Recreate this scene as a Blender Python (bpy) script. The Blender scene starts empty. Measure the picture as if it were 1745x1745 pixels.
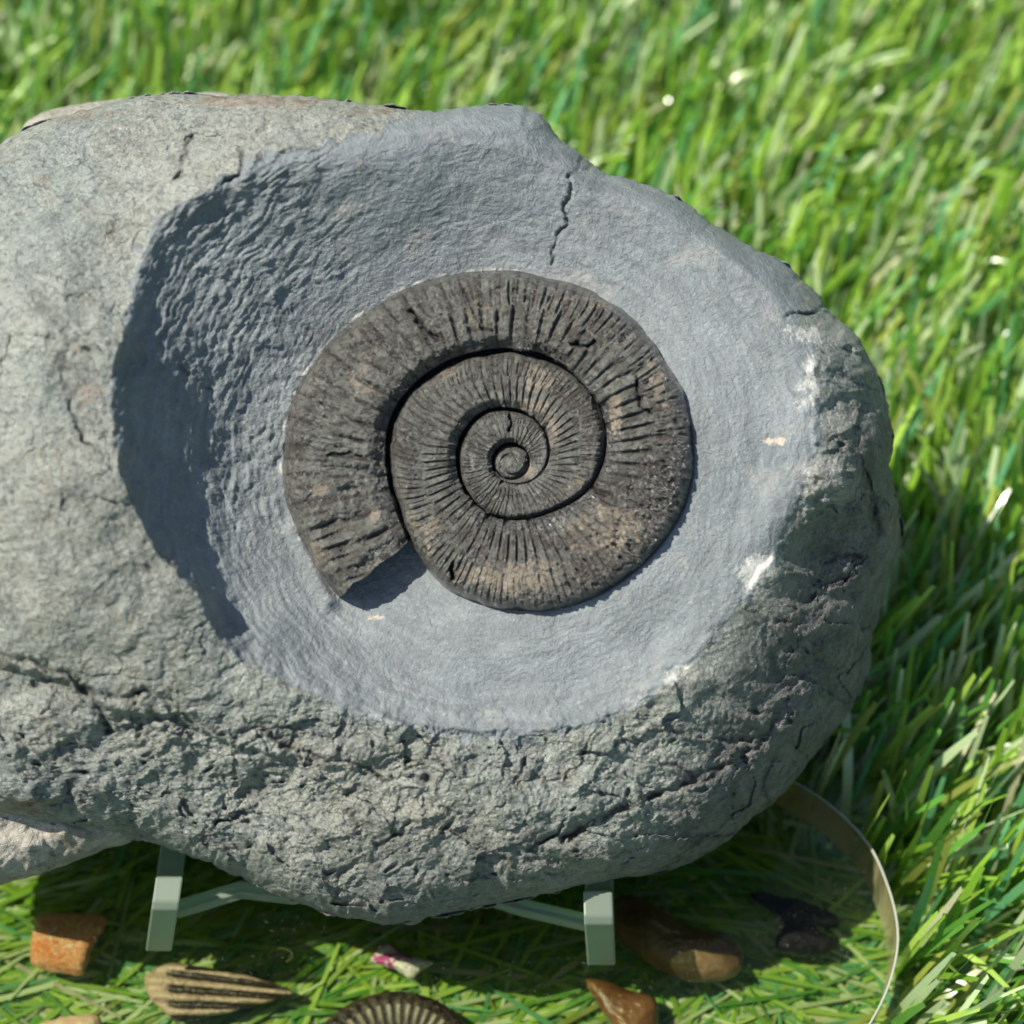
import bpy, math, random
import numpy as np
from math import radians, sin, cos, pi
random.seed(7)
rng = np.random.default_rng(11)
SC = bpy.context.scene
COL = SC.collection

# ------------------------------------------------------------------ camera
ELEV = radians(56); DIST = 0.36; FPX = 3498.0
T = np.array([0.0, 0.0, 0.097])
Dv = np.array([0, cos(ELEV), -sin(ELEV)]); UPv = np.array([0, sin(ELEV), cos(ELEV)]); RTv = np.array([1.0, 0, 0])
CAM = T - DIST * Dv
cd = bpy.data.cameras.new('camera'); cam = bpy.data.objects.new('camera', cd); COL.objects.link(cam)
cam.location = CAM; cam.rotation_euler = (pi/2 - ELEV, 0, 0)
cd.sensor_width = 36; cd.lens = 36 * FPX / 1745; cd.clip_start = 0.01; cd.clip_end = 500
cd.dof.use_dof = True; cd.dof.focus_distance = 0.366; cd.dof.aperture_fstop = 11
SC.camera = cam

# ------------------------------------------------------------------ sky, sun, exposure
S = np.array([-0.52, -0.008, 0.853]); S /= np.linalg.norm(S)
w = bpy.data.worlds.new('World'); SC.world = w; w.use_nodes = True
nt = w.node_tree; nt.nodes.clear()
sky = nt.nodes.new('ShaderNodeTexSky'); sky.sky_type = 'NISHITA'; sky.sun_disc = False
sky.sun_elevation = math.asin(S[2]); sky.sun_rotation = math.atan2(S[0], S[1])
bg = nt.nodes.new('ShaderNodeBackground'); bg.inputs[1].default_value = 0.095
wo = nt.nodes.new('ShaderNodeOutputWorld')
nt.links.new(sky.outputs[0], bg.inputs[0]); nt.links.new(bg.outputs[0], wo.inputs[0])
sl = bpy.data.lights.new('sun', 'SUN'); sl.energy = 5.0; sl.angle = radians(0.5); sl.color = (1, 0.95, 0.87)
so = bpy.data.objects.new('sun', sl); COL.objects.link(so)
import mathutils
so.rotation_euler = mathutils.Vector(S).to_track_quat('Z', 'Y').to_euler(); so.location = (-1, -0.6, 1.6)
SC.view_settings.view_transform = 'Standard'; SC.view_settings.look = 'None'
SC.view_settings.exposure = 0.62; SC.view_settings.gamma = 1
SC.cycles.max_bounces = 8; SC.cycles.transparent_max_bounces = 16

# ------------------------------------------------------------------ pixel -> place
FN = radians(60)                                   # elevation of the stone's face normal
N = np.array([0, -cos(FN), sin(FN)])
def rays(px, py):
    px = np.asarray(px, float)[..., None]; py = np.asarray(py, float)[..., None]
    return Dv + RTv * (px - 872.5) / FPX - UPv * (py - 872.5) / FPX
def face(px, py, h):                               # h in mm above the floor of the hollow
    d = rays(px, py); t = (np.asarray(h) * .001 + N @ (T - CAM)) / (d @ N)
    return CAM + d * t[..., None]
def ground(px, py, z):
    d = rays(px, py); t = (np.asarray(z) - CAM[2]) / d[..., 2]
    return CAM + d * t[..., None]

# ------------------------------------------------------------------ noise
PERM = np.concatenate([rng.permutation(256)] * 3)
GA = rng.random(256) * 2 * pi
def perlin(x, y, seed=0):
    xi = np.floor(x).astype(int); yi = np.floor(y).astype(int); xf = x - xi; yf = y - yi
    u = xf**3 * (xf * (xf * 6 - 15) + 10); v = yf**3 * (yf * (yf * 6 - 15) + 10)
    def g(ix, iy, fx, fy):
        h = PERM[(PERM[(ix + seed * 37) & 255] + iy) & 255]; a = GA[h]
        return np.cos(a) * fx + np.sin(a) * fy
    n0 = g(xi, yi, xf, yf) * (1 - u) + g(xi + 1, yi, xf - 1, yf) * u
    n1 = g(xi, yi + 1, xf, yf - 1) * (1 - u) + g(xi + 1, yi + 1, xf - 1, yf - 1) * u
    return (n0 * (1 - v) + n1 * v) * 1.5
def fbm(x, y, octv=4, seed=0, gain=.5):
    s = 0; a = 1
    for k in range(octv):
        s = s + a * perlin(x * 2**k, y * 2**k, seed + k); a *= gain
    return s
def ridge(x, y, octv=3, seed=0):
    s = 0; a = 1
    for k in range(octv):
        s = s + a * (1 - 2 * np.abs(perlin(x * 2**k, y * 2**k, seed + k))); a *= .5
    return s
def facets(x, y, size, seed):                       # chipped planes: every cell of a warped mosaic has its own tilt and step
    x = x + size * .35 * fbm(x / size, y / size, 3, seed + 1); y = y + size * .35 * fbm(x / size, y / size, 3, seed + 2)
    gx, gy = x / size, y / (size * .8); ix = np.floor(gx).astype(int); iy = np.floor(gy).astype(int)
    best = np.full(x.shape, 9e9); out = np.zeros_like(x)
    for a in (-1, 0, 1):
        for b in (-1, 0, 1):
            h = PERM[(PERM[(ix + a + seed) & 255] + iy + b) & 255]; h2 = PERM[(h + 91) & 255]; h3 = PERM[(h2 + 33) & 255]; h4 = PERM[(h3 + 57) & 255]
            dx = gx - (ix + a + h / 255); dy = gy - (iy + b + h2 / 255); d = dx * dx + dy * dy
            v = ((h3 / 255 - .5) * dx + (h4 / 255 - .5) * dy) * 2.2 + (PERM[(h4 + 7) & 255] / 255 - .5) * .7
            out = np.where(d < best, v, out); best = np.minimum(d, best)
    return out
def sstep(x, a=0., b=1.):
    t = np.clip((x - a) / (b - a), 0, 1); return t * t * (3 - 2 * t)

# ------------------------------------------------------------------ mesh helpers
def mesh_obj(name, verts, faces, mat, parent=None, smooth=True, attrs=None):
    me = bpy.data.meshes.new(name)
    verts = np.asarray(verts, dtype=np.float32).reshape(-1, 3)
    if isinstance(faces, np.ndarray):
        n, k = faces.shape
        me.vertices.add(len(verts)); me.vertices.foreach_set('co', verts.ravel())
        me.loops.add(n * k); me.loops.foreach_set('vertex_index', faces.astype(np.int32).ravel())
        me.polygons.add(n); me.polygons.foreach_set('loop_start', np.arange(n, dtype=np.int32) * k)
        me.polygons.foreach_set('loop_total', np.full(n, k, dtype=np.int32))
        me.update(calc_edges=True)
    else:
        me.from_pydata(verts.tolist(), [], faces); me.update()
    if smooth: me.polygons.foreach_set('use_smooth', np.ones(len(me.polygons), dtype=bool))
    for k, v in (attrs or {}).items():
        v = np.asarray(v, dtype=np.float32)
        if v.ndim == 1:
            a = me.attributes.new(k, 'FLOAT', 'POINT'); a.data.foreach_set('value', v)
        else:
            a = me.attributes.new(k, 'FLOAT_COLOR', 'POINT'); a.data.foreach_set('color', np.c_[v, np.ones(len(v))].astype(np.float32).ravel())
    me.validate()
    if not smooth:
        import bmesh
        b_ = bmesh.new(); b_.from_mesh(me); bmesh.ops.recalc_face_normals(b_, faces=b_.faces); b_.to_mesh(me); b_.free()
    o = bpy.data.objects.new(name, me); COL.objects.link(o)
    if mat: me.materials.append(mat)
    if parent: 
        o.parent = parent; o.matrix_parent_inverse = mathutils.Matrix.Translation(-parent.location)
    return o
def grid_faces(nr, nc, wrap=False):
    r = np.arange(nr - 1)[:, None]; c = np.arange(nc if wrap else nc - 1)[None, :]; c2 = (c + 1) % nc
    return np.stack([r * nc + c, r * nc + c2, (r + 1) * nc + c2, (r + 1) * nc + c], -1).reshape(-1, 4)
def empty(name, loc, label, cat, group=None):
    o = bpy.data.objects.new(name, None); o.empty_display_size = .01; o.location = loc; COL.objects.link(o)
    o['label'] = label; o['category'] = cat
    if group: o['group'] = group
    return o
def tag(o, label, cat, group=None):
    o['label'] = label; o['category'] = cat
    if group: o['group'] = group
    return o
def polyline_dist(px, py, pts, closed=False):
    pts = np.asarray(pts, float); q = np.roll(pts, -1, 0) if closed else pts[1:]; p = pts if closed else pts[:-1]
    best = np.full(px.shape, 1e9)
    for (ax, ay), (bx, by) in zip(p, q):
        dx, dy = bx - ax, by - ay; t = np.clip(((px - ax) * dx + (py - ay) * dy) / (dx*dx + dy*dy + 1e-9), 0, 1)
        best = np.minimum(best, np.hypot(px - ax - t * dx, py - ay - t * dy))
    return best
def inside(px, py, poly):
    poly = np.asarray(poly, float); c = np.zeros(px.shape, bool); j = len(poly) - 1
    for i in range(len(poly)):
        xi, yi = poly[i]; xj, yj = poly[j]
        c ^= ((yi > py) != (yj > py)) & (px < (xj - xi) * (py - yi) / (yj - yi + 1e-12) + xi); j = i
    return c
def tps(ctrl, px, py):
    c = np.asarray(ctrl, float); xy = c[:, :2] / 500; n = len(c)
    def U(r2): return r2 * np.log(r2 + 1e-12)
    r2 = ((xy[:, None] - xy[None])**2).sum(-1); A = np.zeros((n + 3, n + 3)); A[:n, :n] = U(r2) + np.eye(n) * .004
    P = np.c_[np.ones(n), xy]; A[:n, n:] = P; A[n:, :n] = P.T
    wv = np.linalg.solve(A, np.r_[c[:, 2], 0, 0, 0]); x = px / 500; y = py / 500
    out = wv[n] + wv[n+1] * x + wv[n+2] * y
    for k in range(n): out = out + wv[k] * U((x - xy[k, 0])**2 + (y - xy[k, 1])**2)
    return out
def catmull(pts, n, closed=True):
    p = np.asarray(pts, float); m = len(p); out = []
    for i in range(m if closed else m - 1):
        a, b, c, d = (p[(i+k) % m] if closed else p[min(max(i+k, 0), m-1)] for k in (-1, 0, 1, 2))
        for t in np.arange(n) / n:
            out.append(.5 * (2*b + (c-a)*t + (2*a-5*b+4*c-d)*t*t + (3*b-a-3*c+d)*t**3))
    return np.array(out)

# ------------------------------------------------------------------ material helper
class Mat:
    def __init__(s, name):
        s.m = bpy.data.materials.new(name); s.m.use_nodes = True; s.nt = s.m.node_tree
        s.nt.nodes.clear(); s.out = s.n('OutputMaterial')
    def n(s, t, **kw):
        nd = s.nt.nodes.new('ShaderNode' + t)
        for k, v in kw.items(): setattr(nd, k, v)
        return nd
    def l(s, a, b): s.nt.links.new(a, b)
    def setin(s, nd, key, v):
        if isinstance(v, bpy.types.NodeSocket): s.l(v, nd.inputs[key])
        else: nd.inputs[key].default_value = v
    def coord(s, scale=(1, 1, 1)):
        c = s.n('TexCoord'); m = s.n('Mapping'); m.inputs['Scale'].default_value = scale
        s.l(c.outputs['Object'], m.inputs['Vector']); return m.outputs[0]
    def noise(s, scale, detail=4, rough=.55, vec=None, dist=0., lo=None, hi=None):
        nd = s.n('TexNoise'); nd.inputs['Scale'].default_value = scale; nd.inputs['Detail'].default_value = detail
        nd.inputs['Roughness'].default_value = rough; nd.inputs['Distortion'].default_value = dist
        s.l(vec if vec is not None else s.coord(), nd.inputs['Vector'])
        return s.ramp(nd.outputs['Fac'], lo, hi) if lo is not None else nd.outputs['Fac']
    def ramp(s, v, lo, hi, a=0., b=1.):
        r = s.n('MapRange'); r.interpolation_type = 'SMOOTHSTEP'
        s.setin(r, 0, v)
        for i, q in zip((1, 2, 3, 4), (lo, hi, a, b)): r.inputs[i].default_value = q
        return r.outputs[0]
    def attr(s, name, col=False):
        a = s.n('Attribute'); a.attribute_name = name; return a.outputs['Color' if col else 'Fac']
    def mix(s, f, a, b, mode='MIX'):
        m = s.n('Mix', data_type='RGBA', blend_type=mode); s.setin(m, 0, f)
        s.setin(m, 6, a if isinstance(a, bpy.types.NodeSocket) else (*a, 1)); s.setin(m, 7, b if isinstance(b, bpy.types.NodeSocket) else (*b, 1))
        return m.outputs[2]
    def math(s, op, a, b=0.):
        m = s.n('Math', operation=op); s.setin(m, 0, a); s.setin(m, 1, b); return m.outputs[0]
    def bump(s, h, dist, strength=None, prev=None):
        b = s.n('Bump'); b.inputs['Distance'].default_value = dist; s.setin(b, 'Strength', 1. if strength is None else strength)
        s.l(h, b.inputs['Height'])
        if prev is not None: s.l(prev, b.inputs['Normal'])
        return b.outputs[0]
    def pbr(s, col, rough=.6, spec=.5, normal=None, **kw):
        p = s.n('BsdfPrincipled'); s.setin(p, 'Base Color', col if isinstance(col, bpy.types.NodeSocket) else (*col, 1))
        s.setin(p, 'Roughness', rough); s.setin(p, 'Specular IOR Level', spec)
        for k, v in kw.items(): s.setin(p, k, v)
        if normal is not None: s.l(normal, p.inputs['Normal'])
        return p.outputs[0]
    def done(s, sh): s.l(sh, s.out.inputs[0]); return s.m

# stone: weathered grey-green outside, blue-grey scraped hollow
def stone_material():
    m = Mat('stone_grey'); v = m.coord()
    dish = m.attr('dish'); tan = m.attr('tan'); rough = m.attr('flank_shade'); cr = m.attr('crack'); pale = m.attr('pale')  # rough here carries the painted shade of the stone's side
    big = m.noise(38, 4, .6, v, .6, .35, .65)
    mid = m.noise(190, 5, .65, v, 1.2, .36, .64)
    fine = m.noise(900, 4, .7, v, .8, .38, .66)
    speck = m.noise(2100, 2, .6, v, 0, .55, .72)
    c = m.mix(big, (.30, .35, .305), (.46, .475, .385))
    c = m.mix(m.math('MULTIPLY', m.noise(24, 3, .55, v, .3, .48, .62), .6), c, (.36, .34, .25))
    c = m.mix(m.math('MULTIPLY', m.noise(45, 4, .6, m.coord((1.3, .8, 1)), .5, .52, .66), .6), c, (.17, .20, .22))
    c = m.mix(m.math('MULTIPLY', mid, .6), c, (.55, .585, .50))
    c = m.mix(m.math('MULTIPLY', m.noise(330, 6, .7, v, 2.0, .50, .60), .62), c, (.10, .12, .115))
    c = m.mix(m.math('MULTIPLY', m.noise(120, 5, .7, v, 1.0, .57, .70), .5), c, (.30, .23, .16))
    c = m.mix(m.math('MULTIPLY', fine, .5), c, (.66, .68, .60))
    c = m.mix(m.math('MULTIPLY', rough, .7), c, m.mix(mid, (.095, .093, .09), (.25, .24, .22)))  # mixes the side's painted shade into the stone colour
    d = m.mix(m.noise(60, 4, .6, v, .8, .3, .7), (.148, .172, .172), (.212, .238, .237))
    d = m.mix(m.math('MULTIPLY', m.noise(600, 4, .7, v, .5, .4, .7), .35), d, (.25, .27, .27))
    d = m.mix(m.math('MULTIPLY', speck, .35), d, (.42, .44, .43))
    d = m.mix(m.math('MULTIPLY', m.noise(260, 3, .7, v, .5, .64, .72), .35), d, (.34, .31, .26))
    d = m.mix(m.math('MULTIPLY', m.attr('arc'), .45), d, (.115, .125, .12))
    d = m.mix(m.noise(95, 5, .65, v, 1.2, .56, .68), d, (.235, .245, .225))
    dm = m.ramp(m.math('ADD', dish, m.math('MULTIPLY', m.math('SUBTRACT', m.noise(260, 4, .6, v), .5), .8)), .35, .65)
    c = m.mix(dm, c, d)
    tm = m.ramp(m.math('ADD', tan, m.math('MULTIPLY', m.math('SUBTRACT', m.noise(240, 5, .7, v, 1.), .5), 1.6)), .42, .62)
    c = m.mix(m.math('MULTIPLY', tm, .85), c, m.mix(m.noise(300, 4, .6, v, 0, .4, .6), (.34, .24, .16), (.52, .44, .34)))
    pm = m.ramp(m.math('ADD', pale, m.math('MULTIPLY', m.math('SUBTRACT', m.noise(320, 5, .7, v, 1.), .5), 1.2)), .4, .7)
    c = m.mix(m.math('MULTIPLY', pm, .8), c, (.56, .56, .49))
    c = m.mix(m.math('MULTIPLY', cr, m.noise(220, 3, .6, v, 0, .35, .6)), c, (.05, .045, .038))
    out = m.math('SUBTRACT', 1., m.math('MULTIPLY', dm, .75))
    b1 = m.bump(m.noise(420, 6, .72, v, 1.5), .0042, out, m.bump(m.noise(150, 4, .6, v, .8), .005, out))
    b2 = m.bump(m.noise(1500, 4, .7, v, .6), .0013, m.math('ADD', .3, m.math('MULTIPLY', out, .7)), b1)
    return m.done(m.pbr(c, .55, .45, b2))
def crust_material():
    m = Mat('stone_tan_crust'); v = m.coord()
    c = m.mix(m.noise(60, 5, .6, v, 1, .35, .65), (.36, .34, .27), (.56, .53, .45))
    c = m.mix(m.math('MULTIPLY', m.noise(130, 5, .7, v, 1, .55, .68), .5), c, (.40, .26, .14))
    c = m.mix(m.math('MULTIPLY', m.noise(260, 5, .7, v, 1, .55, .65), .8), c, (.10, .10, .095))
    b = m.bump(m.noise(500, 6, .7, v, 1), .002)
    return m.done(m.pbr(c, .8, .3, b))
def fossil_material():
    m = Mat('fossil_brown'); v = m.coord()
    tan = m.attr('tan'); dk = m.attr('dark'); cr = m.attr('crack'); rb = m.attr('rib')
    c = m.mix(m.noise(90, 5, .6, v, 1, .35, .65), (.13, .115, .092), (.215, .22, .185))
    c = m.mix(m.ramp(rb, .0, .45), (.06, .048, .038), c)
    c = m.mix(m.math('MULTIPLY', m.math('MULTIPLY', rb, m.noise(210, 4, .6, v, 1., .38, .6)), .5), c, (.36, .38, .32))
    c = m.mix(m.math('MULTIPLY', m.noise(420, 5, .7, v, 1.5, .50, .62), .75), c, (.36, .365, .31))
    c = m.mix(m.math('MULTIPLY', m.noise(300, 5, .7, v, 2., .51, .60), .7), c, (.055, .042, .033))
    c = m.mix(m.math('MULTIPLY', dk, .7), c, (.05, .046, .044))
    tm = m.ramp(m.math('ADD', tan, m.math('MULTIPLY', m.math('SUBTRACT', m.noise(300, 5, .7, v, 1.5), .5), 1.7)), .27, .45)
    c = m.mix(m.math('MULTIPLY', tm, .85), c, m.mix(m.noise(500, 4, .6, v, 0, .35, .65), (.36, .30, .21), (.56, .49, .38)))
    c = m.mix(cr, c, (.012, .01, .009))
    b1 = m.bump(m.noise(1100, 5, .75, v, 1.5), .0028, None, m.bump(m.noise(260, 5, .65, v, 1.5), .003))
    r = m.math('SUBTRACT', .31, m.math('MULTIPLY', dk, .13))
    return m.done(m.pbr(c, r, .9, b1, **{'Coat Weight': m.math('MULTIPLY', dk, .7), 'Coat Roughness': .16}))
M_STONE, M_CRUST, M_FOSSIL = stone_material(), crust_material(), fossil_material()

# ================================================================== the stone
OUT = [(0,243),(60,212),(160,182),(270,160),(400,162),(470,160),(560,168),(650,180),(740,190),(800,180),(890,180),(925,198),(950,232),
 (990,262),(1012,282),(1060,300),(1150,335),(1200,370),(1280,420),(1340,450),(1390,500),(1420,535),(1465,575),(1490,620),(1510,680),
 (1522,740),(1518,800),(1532,870),(1537,915),(1522,970),(1508,1010),(1492,1080),(1480,1150),(1442,1220),(1400,1270),(1362,1320),(1320,1368),
 (1280,1400),(1230,1440),(1180,1470),(1100,1492),(1050,1497),(1000,1510),(900,1530),(800,1550),(700,1570),(640,1575),(560,1557),(480,1527),
 (400,1490),(300,1450),(220,1425),(100,1405),(0,1385),(-110,1350),(-250,1240),(-330,1000),(-340,720),(-260,460),(-130,310)]
RIM = [(455,262),(400,285),(345,325),(300,350),(255,392),(232,440),(222,500),(208,570),(190,650),(193,740),(212,830),(245,900),(285,960),(328,1005),
 (352,1050),(375,1085),(410,1122),(470,1160),(540,1190),(620,1215),(700,1235),(800,1250),(900,1250),(1000,1232),(1080,1195),(1150,1145),(1200,1090),(1262,1025),
 (1310,960),(1345,880),(1372,820),(1388,740),(1392,660),(1380,590),(1352,540),(1345,480),(1300,425),(1240,385),(1160,335),(1060,295),(1000,268),(960,225),
 (920,185),(800,175),(730,200),(640,225),(560,245)]
CA = [(120,600,27),(90,800,28),(60,400,18),(200,300,14),(150,1000,24),(300,1120,16),(0,1000,22),(-200,800,10),(220,450,20),(205,650,25),(215,780,25.5),(260,900,23),
 (330,1010,19),(400,1110,14),(520,1185,10),(700,1235,7),(900,1245,5.5),(1100,1180,4.5),(1250,1040,4.5),(1340,880,4),(1385,760,3),(1390,640,1.5),(1340,500,-1),
 (1200,400,0),(1050,320,1),(900,230,4),(740,230,9.5),(600,230,13),(450,262,16.5),(340,325,19.5),(300,220,9),(0,1200,11),(200,1250,9),(400,1300,6),(600,1350,3),
 (600,1500,-6),(800,1400,0),(800,1500,-6),(1000,1350,1),(1000,1450,-5),(1200,1300,-5),(1300,1200,-6),(1300,1300,-13),(1400,1150,-16),(1400,1000,-9),(1350,1050,-4),(1460,900,-10),(1450,1080,-18),(1380,1230,-18),
 (1480,1000,-18),(1450,700,-4),(1470,800,-5),(1440,600,-5),(0,1350,2),(200,1380,-1),(400,1450,-6),(-200,400,2),(-200,1200,2),(700,800,8)]
CB = [(480,750,1),(540,580,1.2),(660,500,1),(800,440,.6),(1000,450,.8),(1200,700,3.4),(1200,850,4.1),(1070,1010,3.9),(900,1085,3.0),(760,1060,1.3),(670,1020,-.4),(560,1050,.4),(420,750,2.6),
 (350,700,8),(385,800,4),(300,820,13),(300,900,13.5),(350,1000,10),(400,1060,7),(420,930,4),(430,500,9),(500,450,7.5),(330,450,14),(330,520,12.5),(280,600,16),(500,380,11.5),(600,300,13),(700,330,9),(600,420,6.3),(760,250,9.5),(900,320,4),(1100,420,.6),(1300,600,1.6),(1350,800,2.4),
 (1250,980,3.6),(1100,1130,2.2),(900,1180,2.5),(700,1170,2.6),(550,1120,4.5),(450,1080,7.5),(500,1030,3),(260,750,17),(800,700,-2),(850,850,-2)]
CRACKS = [  # polyline, half width px, depth mm
 ([(992,268),(985,288),(968,305),(972,330),(962,352),(966,378),(950,410),(943,455)],3.0,1.3),
 ([(968,305),(1000,290),(1008,272)],3,1.0),
 ([(322,232),(318,262),(310,280),(302,300)],5,1.6),([(415,250),(408,300),(380,310)],4,1.4),([(285,250),(300,285)],3,.7),
 ([(205,372),(192,392),(183,400)],3,.8),([(0,1112),(60,1130),(110,1150),(170,1190),(250,1180),(290,1200),(350,1240),(400,1255)],7,2.4),
 ([(60,1165),(120,1160),(170,1200),(185,1250)],6,2.0),([(380,1255),(440,1240),(480,1270),(540,1290),(600,1300),(660,1330)],5,1.6),
 ([(370,1405),(400,1390),(440,1370)],4,1.5),([(640,1445),(680,1420),(700,1400)],4,1.4),([(1500,1150),(1450,1100),(1330,1200),(1290,1290),(1220,1320),(1190,1340)],3,.0),
 ([(960,1430),(1010,1400),(1080,1370),(1130,1350),(1190,1325),(1250,1300),(1290,1270),(1340,1200)],7,2.2),
 ([(1120,1295),(1160,1310),(1190,1330)],4,1.2),([(1310,1380),(1300,1340),(1320,1290)],6,1.8),
 ([(880,1330),(905,1290),(890,1275)],4,1.0),([(80,1370),(120,1360),(115,1340)],7,2.6),([(0,1245),(40,1255)],4,1.5),
 ([(118,690),(140,750),(168,770),(192,800)],3.5,1.0),([(60,500),(95,560),(110,640),(125,690)],16,.7),([(1340,540),(1400,535),(1415,530)],4,1.6),
 ([(900,1450),(950,1420),(960,1400)],4,1.3),([(1130,1480),(1180,1440),(1280,1370)],4,1.0),([(555,1000),(545,960)],2,.0),
 ([(1480,810),(1485,860),(1500,910)],9,2.0),([(1400,960),(1450,945),(1470,950)],5,1.2),([(520,1400),(560,1440),(600,1450)],4,.9),
 ([(740,1105),(745,1075),(735,1060)],2,.35),([(620,1010),(622,1040),(640,1052)],2,.4),([(540,484),(555,482)],3,.6),([(305,625),(320,632)],4,.9),([(350,655),(362,668)],4,.7)]
CX, CY = 690., 870.
def outline_radius(poly, cx, cy, ang):
    poly = np.asarray(poly, float); p = poly; q = np.roll(poly, -1, 0); best = np.zeros(ang.shape)
    ux, uy = np.cos(ang), np.sin(ang)
    for (ax, ay), (bx, by) in zip(p, q):
        ax, ay, bx, by = ax - cx, ay - cy, bx - cx, by - cy; ex, ey = bx - ax, by - ay
        den = ux * ey - uy * ex; t = (ax * ey - ay * ex) / np.where(abs(den) < 1e-9, 1e-9, den)
        s = (ax * uy - ay * ux) / np.where(abs(den) < 1e-9, 1e-9, den)
        ok = (s >= 0) & (s <= 1) & (t > 0); best = np.where(ok, np.maximum(best, t), best)
    return best
def stone():
    NA, NR = 1500, 400
    ang = np.arange(NA) / NA * 2 * pi
    smooth = catmull(OUT, 5); R = outline_radius(smooth, CX, CY, ang)
    R = R + 5 * perlin(np.cos(ang) * 14 + 9, np.sin(ang) * 14 + 9, 3) + 3.0 * perlin(np.cos(ang) * 45 + 9, np.sin(ang) * 45 + 9, 4) + 1.6*perlin(np.cos(ang) * 120, np.sin(ang) * 120, 4)
    fk = ang * 16 + 2.2 * perlin(np.cos(ang) * 5, np.sin(ang) * 5, 8); R = R + 5.0 * (2 * np.abs(fk / 2 / pi * 2 % 1 - .5) - .5)
    rr = np.linspace(0, 1, NR)**.72
    px = CX + R[None] * rr[:, None] * np.cos(ang)[None]; py = CY + R[None] * rr[:, None] * np.sin(ang)[None]
    edge = R[None] * (1 - rr[:, None]) * np.ones_like(px)
    edge = np.minimum(polyline_dist(px, py, smooth[::2], True), edge + 1)
    edge[-1] = 0
    A = tps(CA, px, py)
    # rounding towards the silhouette
    W = 46 + 34 * sstep(px, 1150, 1450) + 40 * sstep(py, 1250, 1500)
    e = np.clip(edge / W, 0, 1); drop = 9 + 7 * sstep(px, 1150, 1450) + 6 * sstep(py, 1300, 1500)
    A = A - drop * (1 - np.sqrt(np.clip(1 - (1 - e)**2, 0, 1)))
    # rim / hollow mask
    rim = catmull(RIM, 4); jx = px + 7 * fbm(px / 40, py / 40, 3, 5); jy = py + 7 * fbm(px / 40, py / 40, 3, 9)
    sd = polyline_dist(jx, jy, rim[::2], True) * np.where(inside(jx, jy, rim), 1, -1)
    B = tps(CB, px, py)
    left = sstep(-px, -520, -330)                    # steep wall on the left, gentle elsewhere
    Wd = 95 - 42 * left
    k = sstep(sd / Wd); k = np.where(sd > 0, k, 0)
    kk = 1 - (1 - np.clip(sd / Wd, 0, 1))**2
    k = np.where(sd > 0, kk, 0)
    H = A * (1 - k) + np.minimum(B, A + .5) * k
    H = np.where(k > 0, H, A)
    dish = sstep(sd, -3, 10)
    # relief of the weathered outside
    out = 1 - dish
    warpx = px + 22 * fbm(px / 90, py / 90, 2, 21); warpy = py + 22 * fbm(px / 90, py / 90, 2, 27)
    low = sstep(py, 1120, 1300) + sstep(px + .2 * (py - 900), 1310, 1420); low = np.clip(low, 0, 1)
    rel = (.9 + 1.3 * low) * fbm(warpx / 150, warpy / 110, 3, 31)
    rel += (.12 + .16 * low) * ridge(warpx / 60, warpy / 42, 3, 41)
    rel += (.30 + .85 * low) * (1.35 * facets(px, py, 120, 301) + .5 * facets(px, py, 48, 307) + .2 * facets(px, py, 20, 311))
    rel += (.16 + .22 * low) * fbm(warpx / 22, warpy / 20, 3, 51, .6)
    rel += (.09 + .08 * low) * fbm(px / 8, py / 7, 2, 61, .7)
    pitn = fbm(warpx / 34, warpy / 24, 2, 71); rel -= (.3 + 1.1 * low) * sstep(pitn, .62, .95)
    # plates flaking off on the lower flank
    st = (py * .82 - px * .30 + 45 * fbm(px / 160, py / 160, 2, 73)) / 62
    rel += low * sstep(py, 1200, 1350) * 1.1 * ((st - np.floor(st)) - .5) * np.clip(.3 + fbm(px / 110, py / 110, 2, 75), 0, 1)
    H = H + rel * (out + .0)
    # tool marks in the hollow, running round the fossil
    rho = np.hypot(px - 860, py - 790); phi = np.arctan2(py - 790, px - 860)
    wr = rho + 10 * fbm(px / 70, py / 70, 2, 81)
    up = sstep(-(px - 860) * .7 - (py - 790), -30, 330)          # upper left: deep chatter marks
    dirx = (px * .80 - py * .60); diry = (px * .60 + py * .80)
    wdx = 16 * fbm(px / 60, py / 60, 3, 83); wdy = 16 * fbm(px / 60, py / 60, 3, 87); rot = .5 * phi + .9
    chat = fbm((rho * .25 + phi * 260 + wdx) / 46, (rho + .35 * phi * 300 + wdy) / 12, 3, 85, .6) * np.clip(.55 + 1.1 * fbm(px / 85, py / 85, 2, 89), .05, 1.4)
    arcs = fbm(wr / 7.5, phi * 7, 3, 91, .55)
    dl = sstep(-px, -640, -420)
    H = H + dish * (up * (.22 * chat + .40 * fbm(px / 34, py / 30, 3, 97) +   .20 * facets(px + .3 * py, py - .3 * px, 44, 321) + .12 * facets(px, py, 21, 331)) * (.35 + .65 * dl) + (.06 + .16 * dl) * arcs
        + .05 * fbm(px / 14, py / 12, 3, 101, .6) + .14 * fbm(px / 120, py / 90, 2, 103))
    # long shallow planes in the hollow on the right and under the fossil
    # cracks and cavities
    cr = np.zeros_like(px); wx = px + 7 * fbm(px / 26, py / 26, 3, 111); wy = py + 7 * fbm(px / 26, py / 26, 3, 117)
    for pts, wpx, dep in CRACKS:
        if dep == 0: continue
        dd = polyline_dist(wx, wy, pts); gg = np.exp(-(dd / wpx)**2); gm = np.clip(.75 + .9 * fbm(px / 45, py / 45, 2, 119), .1, 1.3); gg = gg * gm; H = H - .8 * dep * gg
        cr = np.maximum(cr, .8 * np.exp(-(dd / (wpx * .8))**2) * min(1, dep))
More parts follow.
